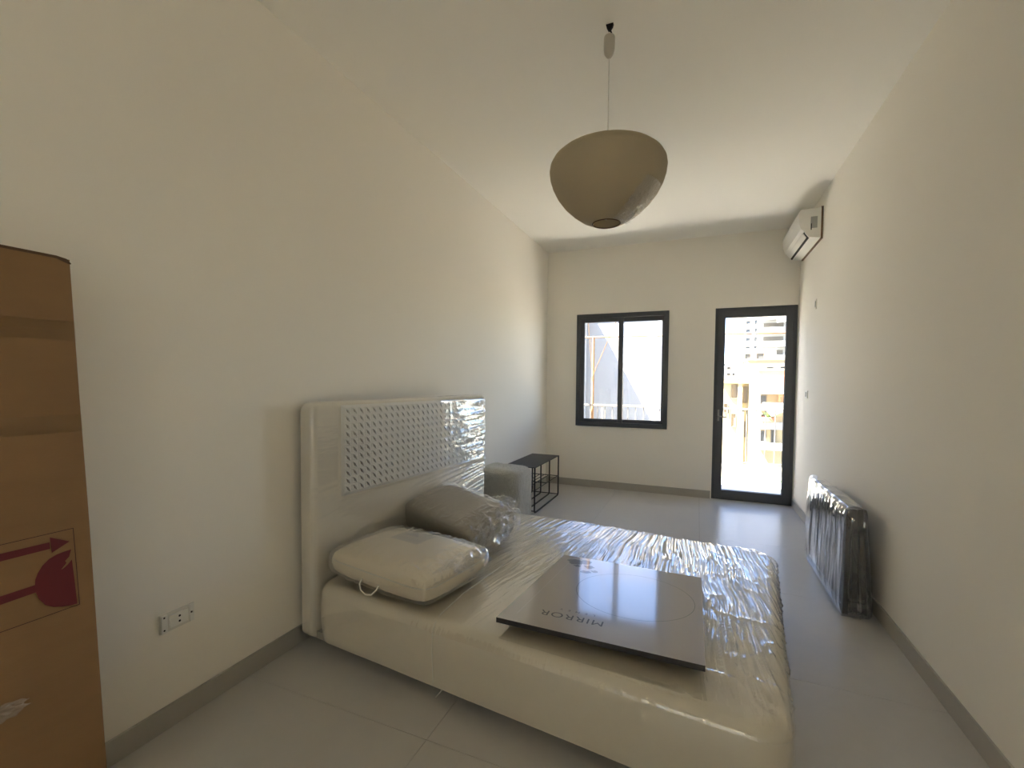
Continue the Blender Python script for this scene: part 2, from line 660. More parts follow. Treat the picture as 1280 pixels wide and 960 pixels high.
# film over the bed, with long wrinkles running across the width
S, T = drape_axes(BL - HB, BW, rc_, r_, BZ1 - BZ0, .0032, .008)
P, Nn = drape(S, T, BL - HB, BW, rc_, r_, BZ1 - BZ0)
s_, t_ = S, T
warp = .10 * vnoise(s_ * 1.3, t_ * 1.1, 11) + .035 * vnoise(s_ * 4, t_ * 4, 12)
fan = s_ + (t_ - .8) * (.22 * (s_ - 1.1)) + warp
amp = (.15 + .85 * sstep(.35, .95, t_ + .25 * (s_ - .9) + .15 * vnoise(s_ * 5, t_ * 2, 5))) * sstep(.05, .9, s_)
amp = np.clip(amp + .9 * sstep(1.55, 1.85, s_) * sstep(.0, .55, t_ + .2 * vnoise(s_ * 9, t_ * 3, 8)), 0, 1.15)
patch = .5 + .5 * sstep(.35, .6, vnoise(s_ * 3.2, t_ * 1.6, 21))
w = (ridge(fan * 40, t_ * 2.2, 1, 3) * .0058 + ridge(fan * 85, t_ * 3.5, 2, 2.5) * .0040
     + ridge(fan * 130 + 2 * vnoise(s_ * 9, t_ * 6, 6), t_ * 6, 4, 2) * .0015)
h = .003 + w * amp * patch * 1.15
h += .0025 * ridge(s_ * 9 + t_ * 4, t_ * 7, 9, 6) * sstep(1.3, 1.8, s_)
# seam of two film sheets across the bed
Q = P.copy()
sd = np.clip(-P[..., 2] / (BZ1 - BZ0), 0, 1)
Q[..., 2] += BZ1 + crown(P) + .001
Q += Nn * (h * np.where(sd > .15, .5, 1))[..., None]
Q[..., :2] += (Nn * (.010 * np.sin(np.pi * sd) + .002)[..., None])[..., :2]
Q[..., 0] += HB + .002
grid_obj('bed_film', Q, 'film_bed', bed)
# overlap edge of the film: a thin folded band going over the near edge
band = [(.845, BW - .05), (.83, 1.2), (.80, .7), (.80, .25), (.815, .06)]
m = MB()
pts = []
for (s0, t0) in band:
    pts.append((s0, t0, BZ1 + .016 if .06 < t0 < 1.5 else BZ1 + .008))
pts += [(.822, .012, BZ1 - .008), (.828, -.012, BZ1 - .045), (.83, -.016, BZ1 - .13), (.83, -.008, BZ0 + .02)]
m.tube(pts, .0022, 6)
m.build('film_edge', 'cord_white', bed)
# small feet
for fx, fy in ((.22, .10), (1.0, .09), (1.78, .10), (.22, 1.5), (1.0, 1.5), (1.78, 1.5)):
    m = MB()
    m.lathe([(.001, .054), (.026, .054), (.026, .012), (.022, .0), (.001, 0)], fx, fy, 16)
    m.build('foot', 'blackplastic', bed)
# loose tag end of film under the near edge
m = MB()
m.tube([(.86, .03, .058), (.85, .015, .035), (.835, .005, .014)], .0022, 5)
m.build('film_end', 'cord_white', bed)

# headboard: rounded slab, upright
HZ0, HZ1, HW = .035, 1.215, 1.60
S, T = drape_axes(HW, HZ1 - HZ0, .05, .026, HB, .02, .008)
P, Nn = drape(S, T, HW, HZ1 - HZ0, .05, .026, HB)


def up(P):       # drape frame -> bed frame: (v, z, outwards)
    return np.stack([HB + P[..., 2], P[..., 0], HZ0 + P[..., 1]], -1)


g_ = grid_obj('headboard', up(P), 'head', bed)
m = MB()
m.box(.001, .012, .02, HW - .02, HZ0 + .02, HZ1 - .02)
m.build('headboard_back', 'tray', bed)
# perforated white net on the headboard: one recessed slit per cell
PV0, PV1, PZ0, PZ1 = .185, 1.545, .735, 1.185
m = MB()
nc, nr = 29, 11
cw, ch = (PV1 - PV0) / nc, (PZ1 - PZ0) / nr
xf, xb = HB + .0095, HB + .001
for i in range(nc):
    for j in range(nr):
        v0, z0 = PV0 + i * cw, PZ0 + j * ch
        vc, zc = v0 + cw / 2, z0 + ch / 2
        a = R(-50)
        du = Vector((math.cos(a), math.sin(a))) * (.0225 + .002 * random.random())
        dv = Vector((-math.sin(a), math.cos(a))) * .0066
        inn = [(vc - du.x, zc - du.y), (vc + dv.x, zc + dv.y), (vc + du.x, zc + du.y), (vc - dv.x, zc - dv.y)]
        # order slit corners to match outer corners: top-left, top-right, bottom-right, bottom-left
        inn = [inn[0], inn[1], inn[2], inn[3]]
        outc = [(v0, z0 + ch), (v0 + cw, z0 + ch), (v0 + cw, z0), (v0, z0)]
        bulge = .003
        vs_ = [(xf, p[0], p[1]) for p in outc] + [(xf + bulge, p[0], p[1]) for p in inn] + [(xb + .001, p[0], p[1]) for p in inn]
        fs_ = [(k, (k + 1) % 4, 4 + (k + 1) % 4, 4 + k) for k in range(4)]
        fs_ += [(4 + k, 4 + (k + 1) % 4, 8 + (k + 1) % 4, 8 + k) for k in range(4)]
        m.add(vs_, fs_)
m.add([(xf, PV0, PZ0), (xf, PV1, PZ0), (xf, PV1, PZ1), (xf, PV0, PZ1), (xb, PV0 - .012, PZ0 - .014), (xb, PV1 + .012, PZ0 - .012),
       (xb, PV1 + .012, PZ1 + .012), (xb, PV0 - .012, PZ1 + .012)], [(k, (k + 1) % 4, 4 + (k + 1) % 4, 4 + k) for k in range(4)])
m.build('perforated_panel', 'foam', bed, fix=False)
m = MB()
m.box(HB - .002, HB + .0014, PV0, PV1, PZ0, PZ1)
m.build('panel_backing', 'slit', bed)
# film over the headboard
S, T = drape_axes(HW, HZ1 - HZ0, .05, .026, HB, .0055, .006)
P, Nn = drape(S, T, HW, HZ1 - HZ0, .05, .026, HB)
c_ = T - .30 * S * (1 - sstep(.3, 1.1, T)) + .05 * vnoise(S * 1.5, T * 2, 31)
pw = sstep(.25, .75, S / HW) * .8 + .2
w = ridge(S * 1.7, c_ * 26, 33, 4) * .0070 + ridge(S * 3.5, c_ * 60, 34, 3) * .0034 + ridge(S * 14, T * 16, 35, 3) * .0008
zone = sstep(.25 - .15 * S / HW, .5 - .2 * S / HW, T) * (.4 + .6 * sstep(.4, .6, vnoise(S * 2.2, T * 3, 36)))
over = ((S > PV0 - .01) & (S < PV1 + .01) & (T + HZ0 > PZ0 - .01) & (T + HZ0 < PZ1 + .01)) * 1.0
inset = .003 + .012 * sstep(0, .02, np.minimum(np.minimum(S - PV0 + .03, PV1 + .03 - S), np.minimum(T + HZ0 - PZ0 + .03, PZ1 + .03 - T - HZ0)))
Q = up(P + Nn * (w * pw * zone + inset)[..., None])
grid_obj('headboard_film', Q, 'film_head', bed)


# ------------------------------------------------------------------ pillows
def cushion(L, W, T, n=56, p=3.0, q=.55, corner=.12, seed=0, wr=.0, flat=.35):
    """closed pillow surface: top and bottom sheets meeting at a side wall"""
    def sheet(sign):
        a = np.linspace(-1, 1, n)
        A, B = np.meshgrid(a, a, indexing='ij')
        # pull the outline in between corners
        ax = A * (1 - corner * (1 - B ** 2) * A ** 2 * 0 - corner * .35 * (B ** 4) * 0)
        X = A * (L / 2) * (1 - corner * (1 - np.abs(B) ** 2.5) * .0 - corner * np.abs(A * B) ** 3)
        Y = B * (W / 2) * (1 - corner * np.abs(A * B) ** 3)
        hgt = ((1 - np.abs(A) ** p) * (1 - np.abs(B) ** p)) ** q
        Z = sign * (T / 2) * (flat + (1 - flat) * hgt)
        edge = np.maximum(np.abs(A), np.abs(B))
        Z = np.where(edge > .999, Z * .35, Z)
        if wr:
            Z = Z + sign * wr * (ridge(X * 30, Y * 8, seed, 3) + .6 * ridge(Y * 26, X * 10, seed + 1, 3)) * sstep(.3, .9, edge) \
                * (1 - sstep(.97, 1, edge))
        return np.stack([X, Y, Z], -1)
    return sheet(1), sheet(-1)


def cushion_obj(name, m, parent, bend=None, **k):
    a, b = cushion(**k)
    n = a.shape[0]
    V = np.concatenate([a.reshape(-1, 3), b.reshape(-1, 3)])
    if bend is not None:
        V = bend(V)
    idx = np.arange(n * n).reshape(n, n)
    F = []
    q = np.stack([idx[:-1, :-1], idx[1:, :-1], idx[1:, 1:], idx[:-1, 1:]], -1).reshape(-1, 4)
    F += q.tolist()
    F += (q[:, ::-1] + n * n).tolist()
    loop = list(idx[0, :]) + list(idx[1:, -1]) + list(idx[-1, -2::-1]) + list(idx[-2:0:-1, 0])
    for i in range(len(loop)):
        u_, v_ = int(loop[i]), int(loop[(i + 1) % len(loop)])
        F.append([u_, v_, v_ + n * n, u_ + n * n])
    me = bpy.data.meshes.new(name)
    me.from_pydata(V.tolist(), [], F)
    me.polygons.foreach_set('use_smooth', [True] * len(me.polygons))
    me.materials.append(M[m])
    o = bpy.data.objects.new(name, me)
    COL.objects.link(o)
    o.parent = parent
    return o


p1 = thing('packed_pillow', 'cream pillow in a clear zip bag at the near side of the bed head', 'pillow',
           (-1.315, 1.875, .350), (R(0), R(1), R(-9)))
cushion_obj('pillow_body', 'pillow', p1, L=.64, W=.48, T=.165, p=3.2, q=.6, corner=.06, flat=.42, wr=.002, seed=50,
            bend=lambda V: V + np.array([0, 0, .083]))
cushion_obj('pillow_bag', 'film_clear', p1, L=.655, W=.494, T=.178, p=3.4, q=.5, corner=.04, flat=.46, wr=.005, n=130,
            seed=55, bend=lambda V: V + np.stack([0 * V[:, 0], 0 * V[:, 0],
            .0835 + .008 * sstep(.12, .3, V[:, 0]) * (ridge(V[:, 0] * 22 + V[:, 1] * 8, V[:, 1] * 40, 57, 3) - .3) * (V[:, 2] > 0)], -1))
# paper insert on top, following the pillow
ia, _b = cushion(L=.64, W=.48, T=.165, n=101, p=3.2, q=.6, corner=.06, flat=.42)
ins = ia[28:58, 50:84].copy()
ins[..., 2] += .083 + .0035
grid_obj('paper_insert', ins, 'insert', p1)
ins = ia[31:48, 66:80].copy()
ins[..., 2] += .083 + .0045
tri = ins.copy()
k_ = np.linspace(1, 0, tri.shape[1])[None, :, None]
cen = tri[:, :, :].mean(axis=0, keepdims=True)
tri = cen + (tri - cen) * k_
grid_obj('insert_picture', tri, 'insert_print', p1)
for k in range(4):
    row = ia[30:56, 60 - 2 * k:62 - 2 * k].copy()
    row[..., 2] += .083 + .0042
    row[:, 1, 1] = row[:, 0, 1] + .0022
    grid_obj('insert_text_line', row, 'insert_print', p1)
# seam piping round the bag and the handle loop
m = MB()
lp = []
for k in range(60):
    a = 2 * math.pi * k / 60
    ca, sa = math.cos(a), math.sin(a)
    lp.append((.322 * math.copysign(abs(ca) ** .25, ca), .242 * math.copysign(abs(sa) ** .25, sa), .098))
m.tube(lp, .0022, 5, closed=True)
m.build('bag_piping', 'cord_white', p1)
m = MB()
m.tube([(-.06, -.247, .062), (-.065, -.256, .040), (-.05, -.262, .018), (-.015, -.265, .008), (.02, -.262, .016),
        (.045, -.255, .042), (.05, -.247, .062)], .0035, 8)
m.build('handle_loop', 'cord_white', p1)

p2 = thing('wrapped_cushion', 'grey-brown cushion in crinkled clear plastic leaning on the headboard behind the cream pillow', 'cushion',
           (-1.375, 2.475, .350), (R(8), R(9), R(-14)))
cushion_obj('cushion_body', 'greyfab', p2, L=.60, W=.42, T=.20, p=4.5, q=.5, corner=.04, flat=.50, wr=.004, seed=60,
            bend=lambda V: V + np.array([0, 0, .135]))
cushion_obj('cushion_bag', 'film_clear', p2, L=.645, W=.45, T=.215, p=4.6, q=.45, corner=.02, flat=.54, wr=.006, n=150, seed=64,
            bend=lambda V: V + np.stack([
                .010 * sstep(.14, .3, V[:, 0]) * (vnoise(V[:, 1] * 60, V[:, 2] * 60, 71) - .5),
                0 * V[:, 0],
                .135 + .024 * sstep(.10, .28, V[:, 0]) * (ridge(V[:, 0] * 30, V[:, 1] * 34, 67, 2.5) - .4)], -1))


def crumple(name, m, parent, sx, sy, sz, seed, n=4, amp=.35, loc=(0, 0, 0)):
    bm = bmesh.new()
    bmesh.ops.create_icosphere(bm, subdivisions=n, radius=1)
    V = np.array([v.co[:] for v in bm.verts])
    nz = ridge(V[:, 0] * 3 + 7, V[:, 1] * 3 + V[:, 2] * 2, seed, 2) + .6 * ridge(V[:, 1] * 6 + 3, V[:, 2] * 6 + V[:, 0] * 3, seed + 1, 2)
    V *= (1 - amp + amp * nz)[:, None]
    V *= np.array([sx, sy, sz])
    V[:, 2] -= V[:, 2].min()
    V += np.array(loc)
    for v, c in zip(bm.verts, V):
        v.co = c
    me = bpy.data.meshes.new(name)
    bm.to_mesh(me)
    bm.free()
    me.materials.append(M[m])
    o = bpy.data.objects.new(name, me)
    COL.objects.link(o)
    o.parent = parent
    return o


crumple('crinkled_bag_end', 'film_clear', p2, .055, .20, .085, 180, 4, .5, loc=(.285, 0, .065))
crumple('crinkled_bag_end', 'film_clear', p1, .035, .20, .055, 190, 4, .45, loc=(.29, .01, .045))
o = crumple('crumpled_plastic', 'film_clear', None, .12, .09, .07, 80)
o.location = (-1.30, 2.99, .347)
o.rotation_euler = (0, 0, R(-15))
tag(o, 'crumpled clear plastic bag at the head of the bed behind the grey cushion', 'plastic bag')

# ------------------------------------------------------------------ mirror box on the bed
MZ = .348
cA, cB, cC, cD = [Vector((x, y)) for x, y in ((-.668, 2.412), (.036, 2.394), (.043, 1.592), (-.717, 1.602))]
mirror = thing('mirror_box', 'flat mirror carton with black sides and the word MIRROR lying on the bed', 'box',
               (-.335, 2.40, MZ - .002), (R(-2.1), 0, 0))


def quad_prism(mb, cs, z0, z1, off):
    n = len(cs)
    vs_ = [(c.x - off[0], c.y - off[1], z0) for c in cs] + [(c.x - off[0], c.y - off[1], z1) for c in cs]
    mb.add(vs_, [tuple(range(n)), tuple(range(n, 2 * n))] + [(i, (i + 1) % n, n + (i + 1) % n, n + i) for i in range(n)])


ctr = (cA + cB + cC + cD) / 4
mo = mirror.location
m = MB()
quad_prism(m, [ctr + (c - ctr) * .965 for c in (cA, cB, cC, cD)], -.0035, .010, mo)
m.build('bottom_tray', 'tray', mirror)
m = MB()
quad_prism(m, [cA, cB, cC, cD], .002, .0215, mo)
m.build('lid_sides', 'black', mirror)
m = MB()
quad_prism(m, [cA, cB, cC, cD], .0215, .0222, mo)
m.build('printed_lid', 'lid', mirror)
# oval picture of the mirror: a thin ring
ex, ey, ecx, ecy = .255, .235, -.245 - mo.x, 2.045 - mo.y
for (k0, name, mm, wd) in ((1.0, 'oval_outline', 'lid_grey', .0022),):
    m = MB()
    n = 96
    vs_, fs_ = [], []
    for i in range(n):
        a = 2 * math.pi * i / n
        for q in (1, 1 - wd / ex):
            vs_.append((ecx + ex * q * math.cos(a), ecy + ey * q * math.sin(a), .0225))
    fs_ = [(2 * i, 2 * ((i + 1) % n), 2 * ((i + 1) % n) + 1, 2 * i + 1) for i in range(n)]
    m.add(vs_, fs_)
    m.build(name, mm, mirror)
m = MB()
lw = .0016
m.add([(-.655 - mo.x, 1.665 - mo.y, .0225), (-.655 + lw - mo.x, 1.665 - mo.y, .0225), (-.605 + lw - mo.x, 2.40 - mo.y, .0225),
       (-.605 - mo.x, 2.40 - mo.y, .0225)], [(0, 1, 2, 3)])
m.build('side_fold_line', 'lid_light', mirror)
# dark flower picture in the far left corner of the print
m = MB()
rr = random.Random(5)
for bx, by, br in ((-.585, 2.33, .045), (-.53, 2.35, .04), (-.50, 2.29, .03), (-.50, 2.215, .026), (-.46, 2.24, .022), (-.56, 2.28, .02)):
    n = 11
    vs_ = []
    for i in range(n):
        a = 2 * math.pi * i / n
        q = br * (.65 + .5 * rr.random())
        vs_.append((bx + q * math.cos(a) - mo.x, by + q * .8 * math.sin(a) - mo.y, .0225))
    m.add(vs_, [tuple(range(n))])
m.build('flower_print', 'lid_grey', mirror)


def text(body, size, mname, parent, loc, rot, name, space=1.0, bold=0.0, sx=1.0):
    cu = bpy.data.curves.new(name, 'FONT')
    cu.body = body
    cu.size = size
    cu.space_character = space
    cu.offset = bold
    cu.fill_mode = 'FRONT'
    cu.extrude = 0
    o = bpy.data.objects.new(name, cu)
    COL.objects.link(o)
    dg = bpy.context.evaluated_depsgraph_get()
    me = bpy.data.meshes.new_from_object(o.evaluated_get(dg))
    bpy.data.objects.remove(o)
    me.materials.clear()
    me.materials.append(M[mname])
    q = bpy.data.objects.new(name, me)
    COL.objects.link(q)
    q.parent = parent
    q.location = loc
    q.rotation_euler = rot
    q.scale = (sx, 1, 1)
    return q


text('MIRROR', .058, 'lid_dark', mirror, (-.315 - mo.x, 1.742 - mo.y, .0228), (0, 0, R(180.5)), 'title_lettering', 1.12, 0, 1.12)
text('LEMEY', .022, 'lid_grey', mirror, (-.36 - mo.x, 1.785 - mo.y, .0228), (0, 0, R(180.5)), 'small_lettering', 2.6, 0, 1.1)['kind'] = 'stuff'

# ------------------------------------------------------------------ plush pouf, black metal table
pf = thing('plush_pouf', 'grey furry plush block seat between the headboard and the black table', 'pouf', (-1.575, 3.66, 0), (0, 0, R(-5)))
S, T = drape_axes(.42, .36, .085, .065, .555, .012, .012)
P, Nn = drape(S, T, .42, .36, .085, .065, .555)
Q = P + Nn * (.004 * vnoise(S * 60, T * 60, 91) + .006 * vnoise(S * 14, T * 14, 92) + .003 * ridge(S * 40, T * 40, 93, 2))[..., None]
Q[..., 0] -= .21
Q[..., 1] -= .18
Q[..., 2] += .572
grid_obj('plush_cover', Q, 'plush', pf)
for x in (-.15, .15):
    for y in (-.12, .12):
        m = MB()
        m.lathe([(.001, .03), (.02, .03), (.018, 0), (.001, 0)], x, y, 12)
        m.build('foot', 'blackplastic', pf)
# fringe of fibres on the silhouette
m = MB()
rr = random.Random(9)
fl = Q.reshape(-1, 3)
fn = Nn.reshape(-1, 3)
for k in range(4200):
    i = rr.randrange(len(fl))
    p = Vector(fl[i])
    nn = Vector(fn[i])
    if p.z < .03:
        continue
    d = (nn + Vector((rr.uniform(-.8, .8), rr.uniform(-.8, .8), rr.uniform(-1.0, .4)))).normalized() * rr.uniform(.008, .018)
    sd_ = nn.cross(Vector((rr.uniform(-1, 1), rr.uniform(-1, 1), rr.uniform(-1, 1)))).normalized() * .0014
    m.add([p - sd_, p + sd_, p + d], [(0, 1, 2)])
o = m.build('plush_fibre', 'plush', pf, fix=False)
o['kind'] = 'stuff'

tb = thing('side_table', 'low black metal table with wire magazine shelf beside the left wall', 'table', (-1.655, 4.675, 0))
TX, TY, TZ = .168, .425, .470


def arc_path(pts, r, n=4):
    out = [Vector(pts[0])]
    for i in range(1, len(pts) - 1):
        a, b, c = Vector(pts[i - 1]), Vector(pts[i]), Vector(pts[i + 1])
        u1, u2 = (a - b).normalized(), (c - b).normalized()
        p, q = b + u1 * r, b + u2 * r
        for k in range(n + 1):
            t = k / n
            out.append(p * (1 - t) ** 2 + b * 2 * t * (1 - t) + q * t * t)
    out.append(Vector(pts[-1]))
    return out


m = MB()
m.box(-TX, TX, -TY, TY, TZ - .008, TZ, .003)
m.build('table_top', 'black', tb)
for x in (TX - .007, TX - .115, -TX + .115, -TX + .007):
    m = MB()
    m.tube(arc_path([(x, -TY + .01, TZ - .006), (x, -TY + .01, .007), (x, TY - .01, .007), (x, TY - .01, TZ - .006)], .035),
           .0085, 8)
    m.build('rod_loop', 'black', tb)
for y in (-TY + .03, TY - .03):
    m = MB()
    m.tube([(-TX, y, .020), (TX, y, .020)], .0055, 8)
    m.build('bottom_crossbar', 'black', tb)
for z in (.235,):
    for x in (TX - .007, .055, 0, -.055, -TX + .007):
        m = MB()
        m.tube([(x, -TY + .01, z), (x, TY - .01, z)], .0042, 8)
        m.build('shelf_rod', 'black', tb)
    for y in (-TY + .01, 0, TY - .01):
        m = MB()
        m.tube([(-TX + .007, y, z - .006), (TX - .007, y, z - .006)], .0045, 8)
        m.build('shelf_crossbar', 'black', tb)

# ------------------------------------------------------------------ carton
ct = thing('cardboard_carton', 'tall flat brown cardboard carton with red fragile symbols leaning on the left wall', 'carton',
           (-1.556, 0, .0106), (0, R(-4.92), 0))
CY0, CY1, CZ, CD = -.35, .742, 1.665, .118
m = MB()
bm_pts = []
nz = 24
rr = random.Random(3)
# front sheet with slight waviness of its free edge
Sg, Tg = np.meshgrid(np.linspace(CY0, CY1, 40), np.linspace(0, CZ, 50), indexing='ij')
fx_ = .0015 * vnoise(Sg * 4, Tg * 4, 41) - .0015
eg = (Sg - CY0) / (CY1 - CY0)
Yg = Sg + .004 * (vnoise(Tg * 2.3, Tg * 0, 43) - .5) * sstep(.9, 1, eg)
Zg = Tg + .012 * (Tg / CZ) ** 8 * 0
front = np.stack([fx_, Yg, Zg], -1)
grid_obj('front_sheet', front, 'carton', ct)
m = MB()
m.box(-CD, -.0022, CY0, CY1 - .002, 0, CZ - .002, .004)
m.build('carton_body', 'carton', ct)
m = MB()
m.box(-.006, .0012, CY0, CY1 - .03, CZ - .003, CZ + .0045)
m.prism([(CY1 - .03, CZ - .003), (CY1 - .03, CZ + .0045), (CY1 - .008, CZ + .0005), (CY1 + .002, CZ - .012), (CY1 - .004, CZ - .013)], 0, -.006, .0012)
m.build('top_edge', 'carton_edge', ct)
for z, hh in ((1.455, .055), (1.19, .05)):
    m = MB()
    m.box(.0004, .0009, CY0, CY1, z - hh / 2, z + hh / 2)
    m.build('tape_strip', 'tape', ct)


def flat_print(name, mname, polys, x=.0013):
    mb = MB()
    for pl in polys:
        n = len(pl)
        mb.add([(x, p[0], p[1] - .0106) for p in pl] + [(x - .0006, p[0], p[1] - .0106) for p in pl],
               [tuple(range(n)), tuple(range(n, 2 * n))[::-1]] + [(i, (i + 1) % n, n + (i + 1) % n, n + i) for i in range(n)])
    return mb.build(name, mname, ct)


fy, ft, fb = .703, .904, .685
lw = .0016
flat_print('print_frame', 'darkline', [
    [(.10, ft), (fy, ft), (fy, ft - lw), (.10, ft - lw)], [(.10, fb), (fy + .002, fb), (fy + .002, fb + lw), (.10, fb + lw)],
    [(fy, ft), (fy + .002, fb), (fy + .0035, fb), (fy + .0015, ft)]])
flat_print('arrow_symbol', 'red', [[(.30, .885), (.652, .880), (.652, .862), (.30, .862)],
                                   [(.653, .893), (.694, .869), (.655, .850)]])
flat_print('arrow_symbol', 'red', [[(.10, .770), (.28, .770), (.28, .750), (.10, .750)], [(.28, .79), (.32, .76), (.28, .73)]])
# broken glass, lying on its side: stem to the left, bowl opening to the right
bowl = [(.617, .776), (.618, .790), (.624, .806), (.634, .822), (.648, .835), (.664, .842), (.680, .8445), (.696, .8455),
        (.6905, .827), (.681, .818), (.684, .812), (.671, .797), (.677, .799), (.6865, .806), (.696, .817),
        (.6975, .780), (.7005, .694), (.700, .690), (.688, .691), (.668, .696), (.650, .703), (.634, .716), (.623, .736), (.618, .755)]
flat_print('glass_symbol', 'red', [bowl, [(.45, .772), (.617, .777), (.618, .757), (.45, .749)],
                                   [(.43, .83), (.45, .83), (.45, .69), (.43, .69)]])
o = crumple('loose_plastic', 'film_clear', ct, .012, .05, .02, 120, 3, .4, loc=(.012, .535, .455))

# ------------------------------------------------------------------ pendant lamp
LX, LY = -.42, 2.185
lamp = thing('pendant_lamp', 'round beige paper pendant lamp hanging on a thin cord from the ceiling', 'lamp', (LX, LY, H))
prof = [(.060, -.925), (.075, -.921), (.110, -.902), (.150, -.868), (.188, -.826), (.218, -.780), (.238, -.735), (.249, -.695),
        (.2525, -.660), (.249, -.622), (.238, -.588), (.218, -.558), (.188, -.532), (.150, -.512), (.110, -.499), (.070, -.492),
        (.035, -.490)]
prof = [(a * 1.075, (b + .66) * (.62 if b > -.66 else .93) - .672) for a, b in prof]
sm = []
for i in range(len(prof) - 1):
    for k in range(3):
        t = k / 3
        sm.append((prof[i][0] * (1 - t) + prof[i + 1][0] * t, prof[i][1] * (1 - t) + prof[i + 1][1] * t))
sm.append(prof[-1])
m = MB()
m.lathe(sm, 0, 0, 96)
sh = m.build('shade', 'paper', lamp, fix=False)
m = MB()
m.tube([(.0645 * math.cos(a * math.pi / 24), .0645 * math.sin(a * math.pi / 24), -.919) for a in range(48)], .0028, 6, closed=True)
m.build('wire_rim', 'brown', lamp)
m = MB()
m.tube([(.0376 * math.cos(a * math.pi / 16), .0376 * math.sin(a * math.pi / 16), -.5665) for a in range(32)], .002, 6, closed=True)
m.build('wire_rim', 'brown', lamp)
m = MB()
m.tube([(0, 0, -.152), (0, 0, -.60)], .0026, 8)
m.build('cord', 'white2', lamp)
m = MB()
m.lathe([(.001, -.60), (.02, -.60), (.022, -.66), (.001, -.66)], 0, 0, 20)
m.tube([(0, .037, -.567), (0, 0, -.602), (0, -.037, -.567)], .002, 6)
m.tube([(0, .004, -.65), (0, .004, -.90), (.0, -.062, -.919)], .0018, 6)
m.build('bulb_holder', 'white', lamp)
m = MB()
m.lathe([(.001, -.66), (.014, -.665), (.028, -.70), (.030, -.725), (.02, -.75), (.001, -.76)], 0, 0, 24)
m.build('bulb', 'bulb', lamp)
m = MB()
m.lathe([(.001, -.054), (.024, -.055), (.0255, -.060), (.026, -.085), (.0255, -.115), (.021, -.135), (.012, -.148), (.004, -.154), (.001, -.154)], 0, 0, 32)
m.build('cord_cup', 'cup', lamp)
m = MB()
m.prism([(-.016, 0), (.018, 0), (.015, -.012), (.003, -.028), (-.006, -.026), (-.014, -.010)], 1, -.008, .008)
m.tube([(0, 0, -.024), (.006, 0, -.032), (.010, 0, -.042), (.004, 0, -.052), (-.005, 0, -.052), (-.009, 0, -.044)], .0035, 8)
m.build('ceiling_hook', 'dark', lamp)
# crumpled film taped on the lower side of the shade
A_ = np.linspace(R(-62), R(20), 90)
I_ = np.linspace(.3, 5.2, 70)
pr = np.array(prof)
G = np.zeros((90, 70, 3))
for j, t in enumerate(I_):
    r0 = np.interp(t, range(len(pr)), pr[:, 0])
    z0 = np.interp(t, range(len(pr)), pr[:, 1])
    wdt = 1 - .12 * t
    aa = R(-20) + (A_ - R(-21)) * wdt
    off = .004 + .012 * ridge(aa * 12 + 5, t * np.ones_like(aa) * 2.2 + aa, 131, 2) * max(0, 1 - t / 5.4) + .003 * vnoise(aa * 40, t * 9 + aa * 0, 133)
    G[:, j, 0] = (r0 + off) * np.cos(aa)
    G[:, j, 1] = (r0 + off) * np.sin(aa)
    G[:, j, 2] = z0 - off * .5
grid_obj('crumpled_film', G, 'film_clear', lamp)

# ------------------------------------------------------------------ air conditioner
ac = thing('air_conditioner', 'white wall-mounted air conditioner high on the right wall near the door', 'air conditioner', (XR, 4.725, 2.60))
y0, y1 = 0, .815
X = lambda a: a - XR
Z = lambda a: a - 2.60
body = [(X(.962), Z(2.878)), (X(.83), Z(2.868)), (X(.818), Z(2.852)), (X(.822), Z(2.80)), (X(.835), Z(2.70)), (X(.846), Z(2.665)),
        (X(.875), Z(2.625)), (X(.962), Z(2.612))]
m = MB()
m.prism(body, 1, y0, y1)
m.build('body', 'white', ac)
cov = [(X(.84), Z(2.872)), (X(.808), Z(2.868)), (X(.795), Z(2.852)), (X(.792), Z(2.81)), (X(.798), Z(2.75)), (X(.812), Z(2.70)), (X(.834), Z(2.676)),
       (X(.842), Z(2.69)), (X(.826), Z(2.80)), (X(.826), Z(2.858))]
m = MB()
m.prism(cov, 1, y0 - .004, y1 + .004)
m.build('front_cover', 'white', ac)
m = MB()
m.prism([(X(.838), Z(2.672)), (X(.876), Z(2.620)), (X(.881), Z(2.624)), (X(.843), Z(2.676))], 1, y0 + .02, y1 - .02)
m.build('outlet_slot', 'dark', ac)
m = MB()
m.prism([(X(.832), Z(2.664)), (X(.858), Z(2.628)), (X(.862), Z(2.631)), (X(.838), Z(2.667))], 1, y0 + .03, y1 - .03)
m.build('louvre', 'white', ac)
m = MB()
m.box(X(.962), X(.979), y0 + .008, y1 - .01, Z(2.605), Z(2.885))
m.build('mounting_plate', 'brown', ac)
m = MB()
m.box(X(.885), X(.935), y0 - .0015, y0 + .002, Z(2.70), Z(2.80), .001)
m.build('side_knockout', 'acgrey', ac)
m = MB()
m.box(X(.886), X(.893), y0 - .003, y0 - .0012, Z(2.685), Z(2.74))
m.build('pipe_slot', 'dark', ac)

# ------------------------------------------------------------------ wrapped frames on the right
fr = thing('wrapped_picture_frames', 'dark flat frames wrapped in grey plastic leaning against the right wall', 'picture frames', (.80, 3.105, 0))
FY, FH = .90, .615


def lean(mb, xb, xt, th):
    """shear a slab built at x in [0, th] so its foot is at xb and its top at xt"""
    mb.v = [(xb + (xt - xb) * (z / FH) + x, y, z) for x, y, z in mb.v]
    return mb


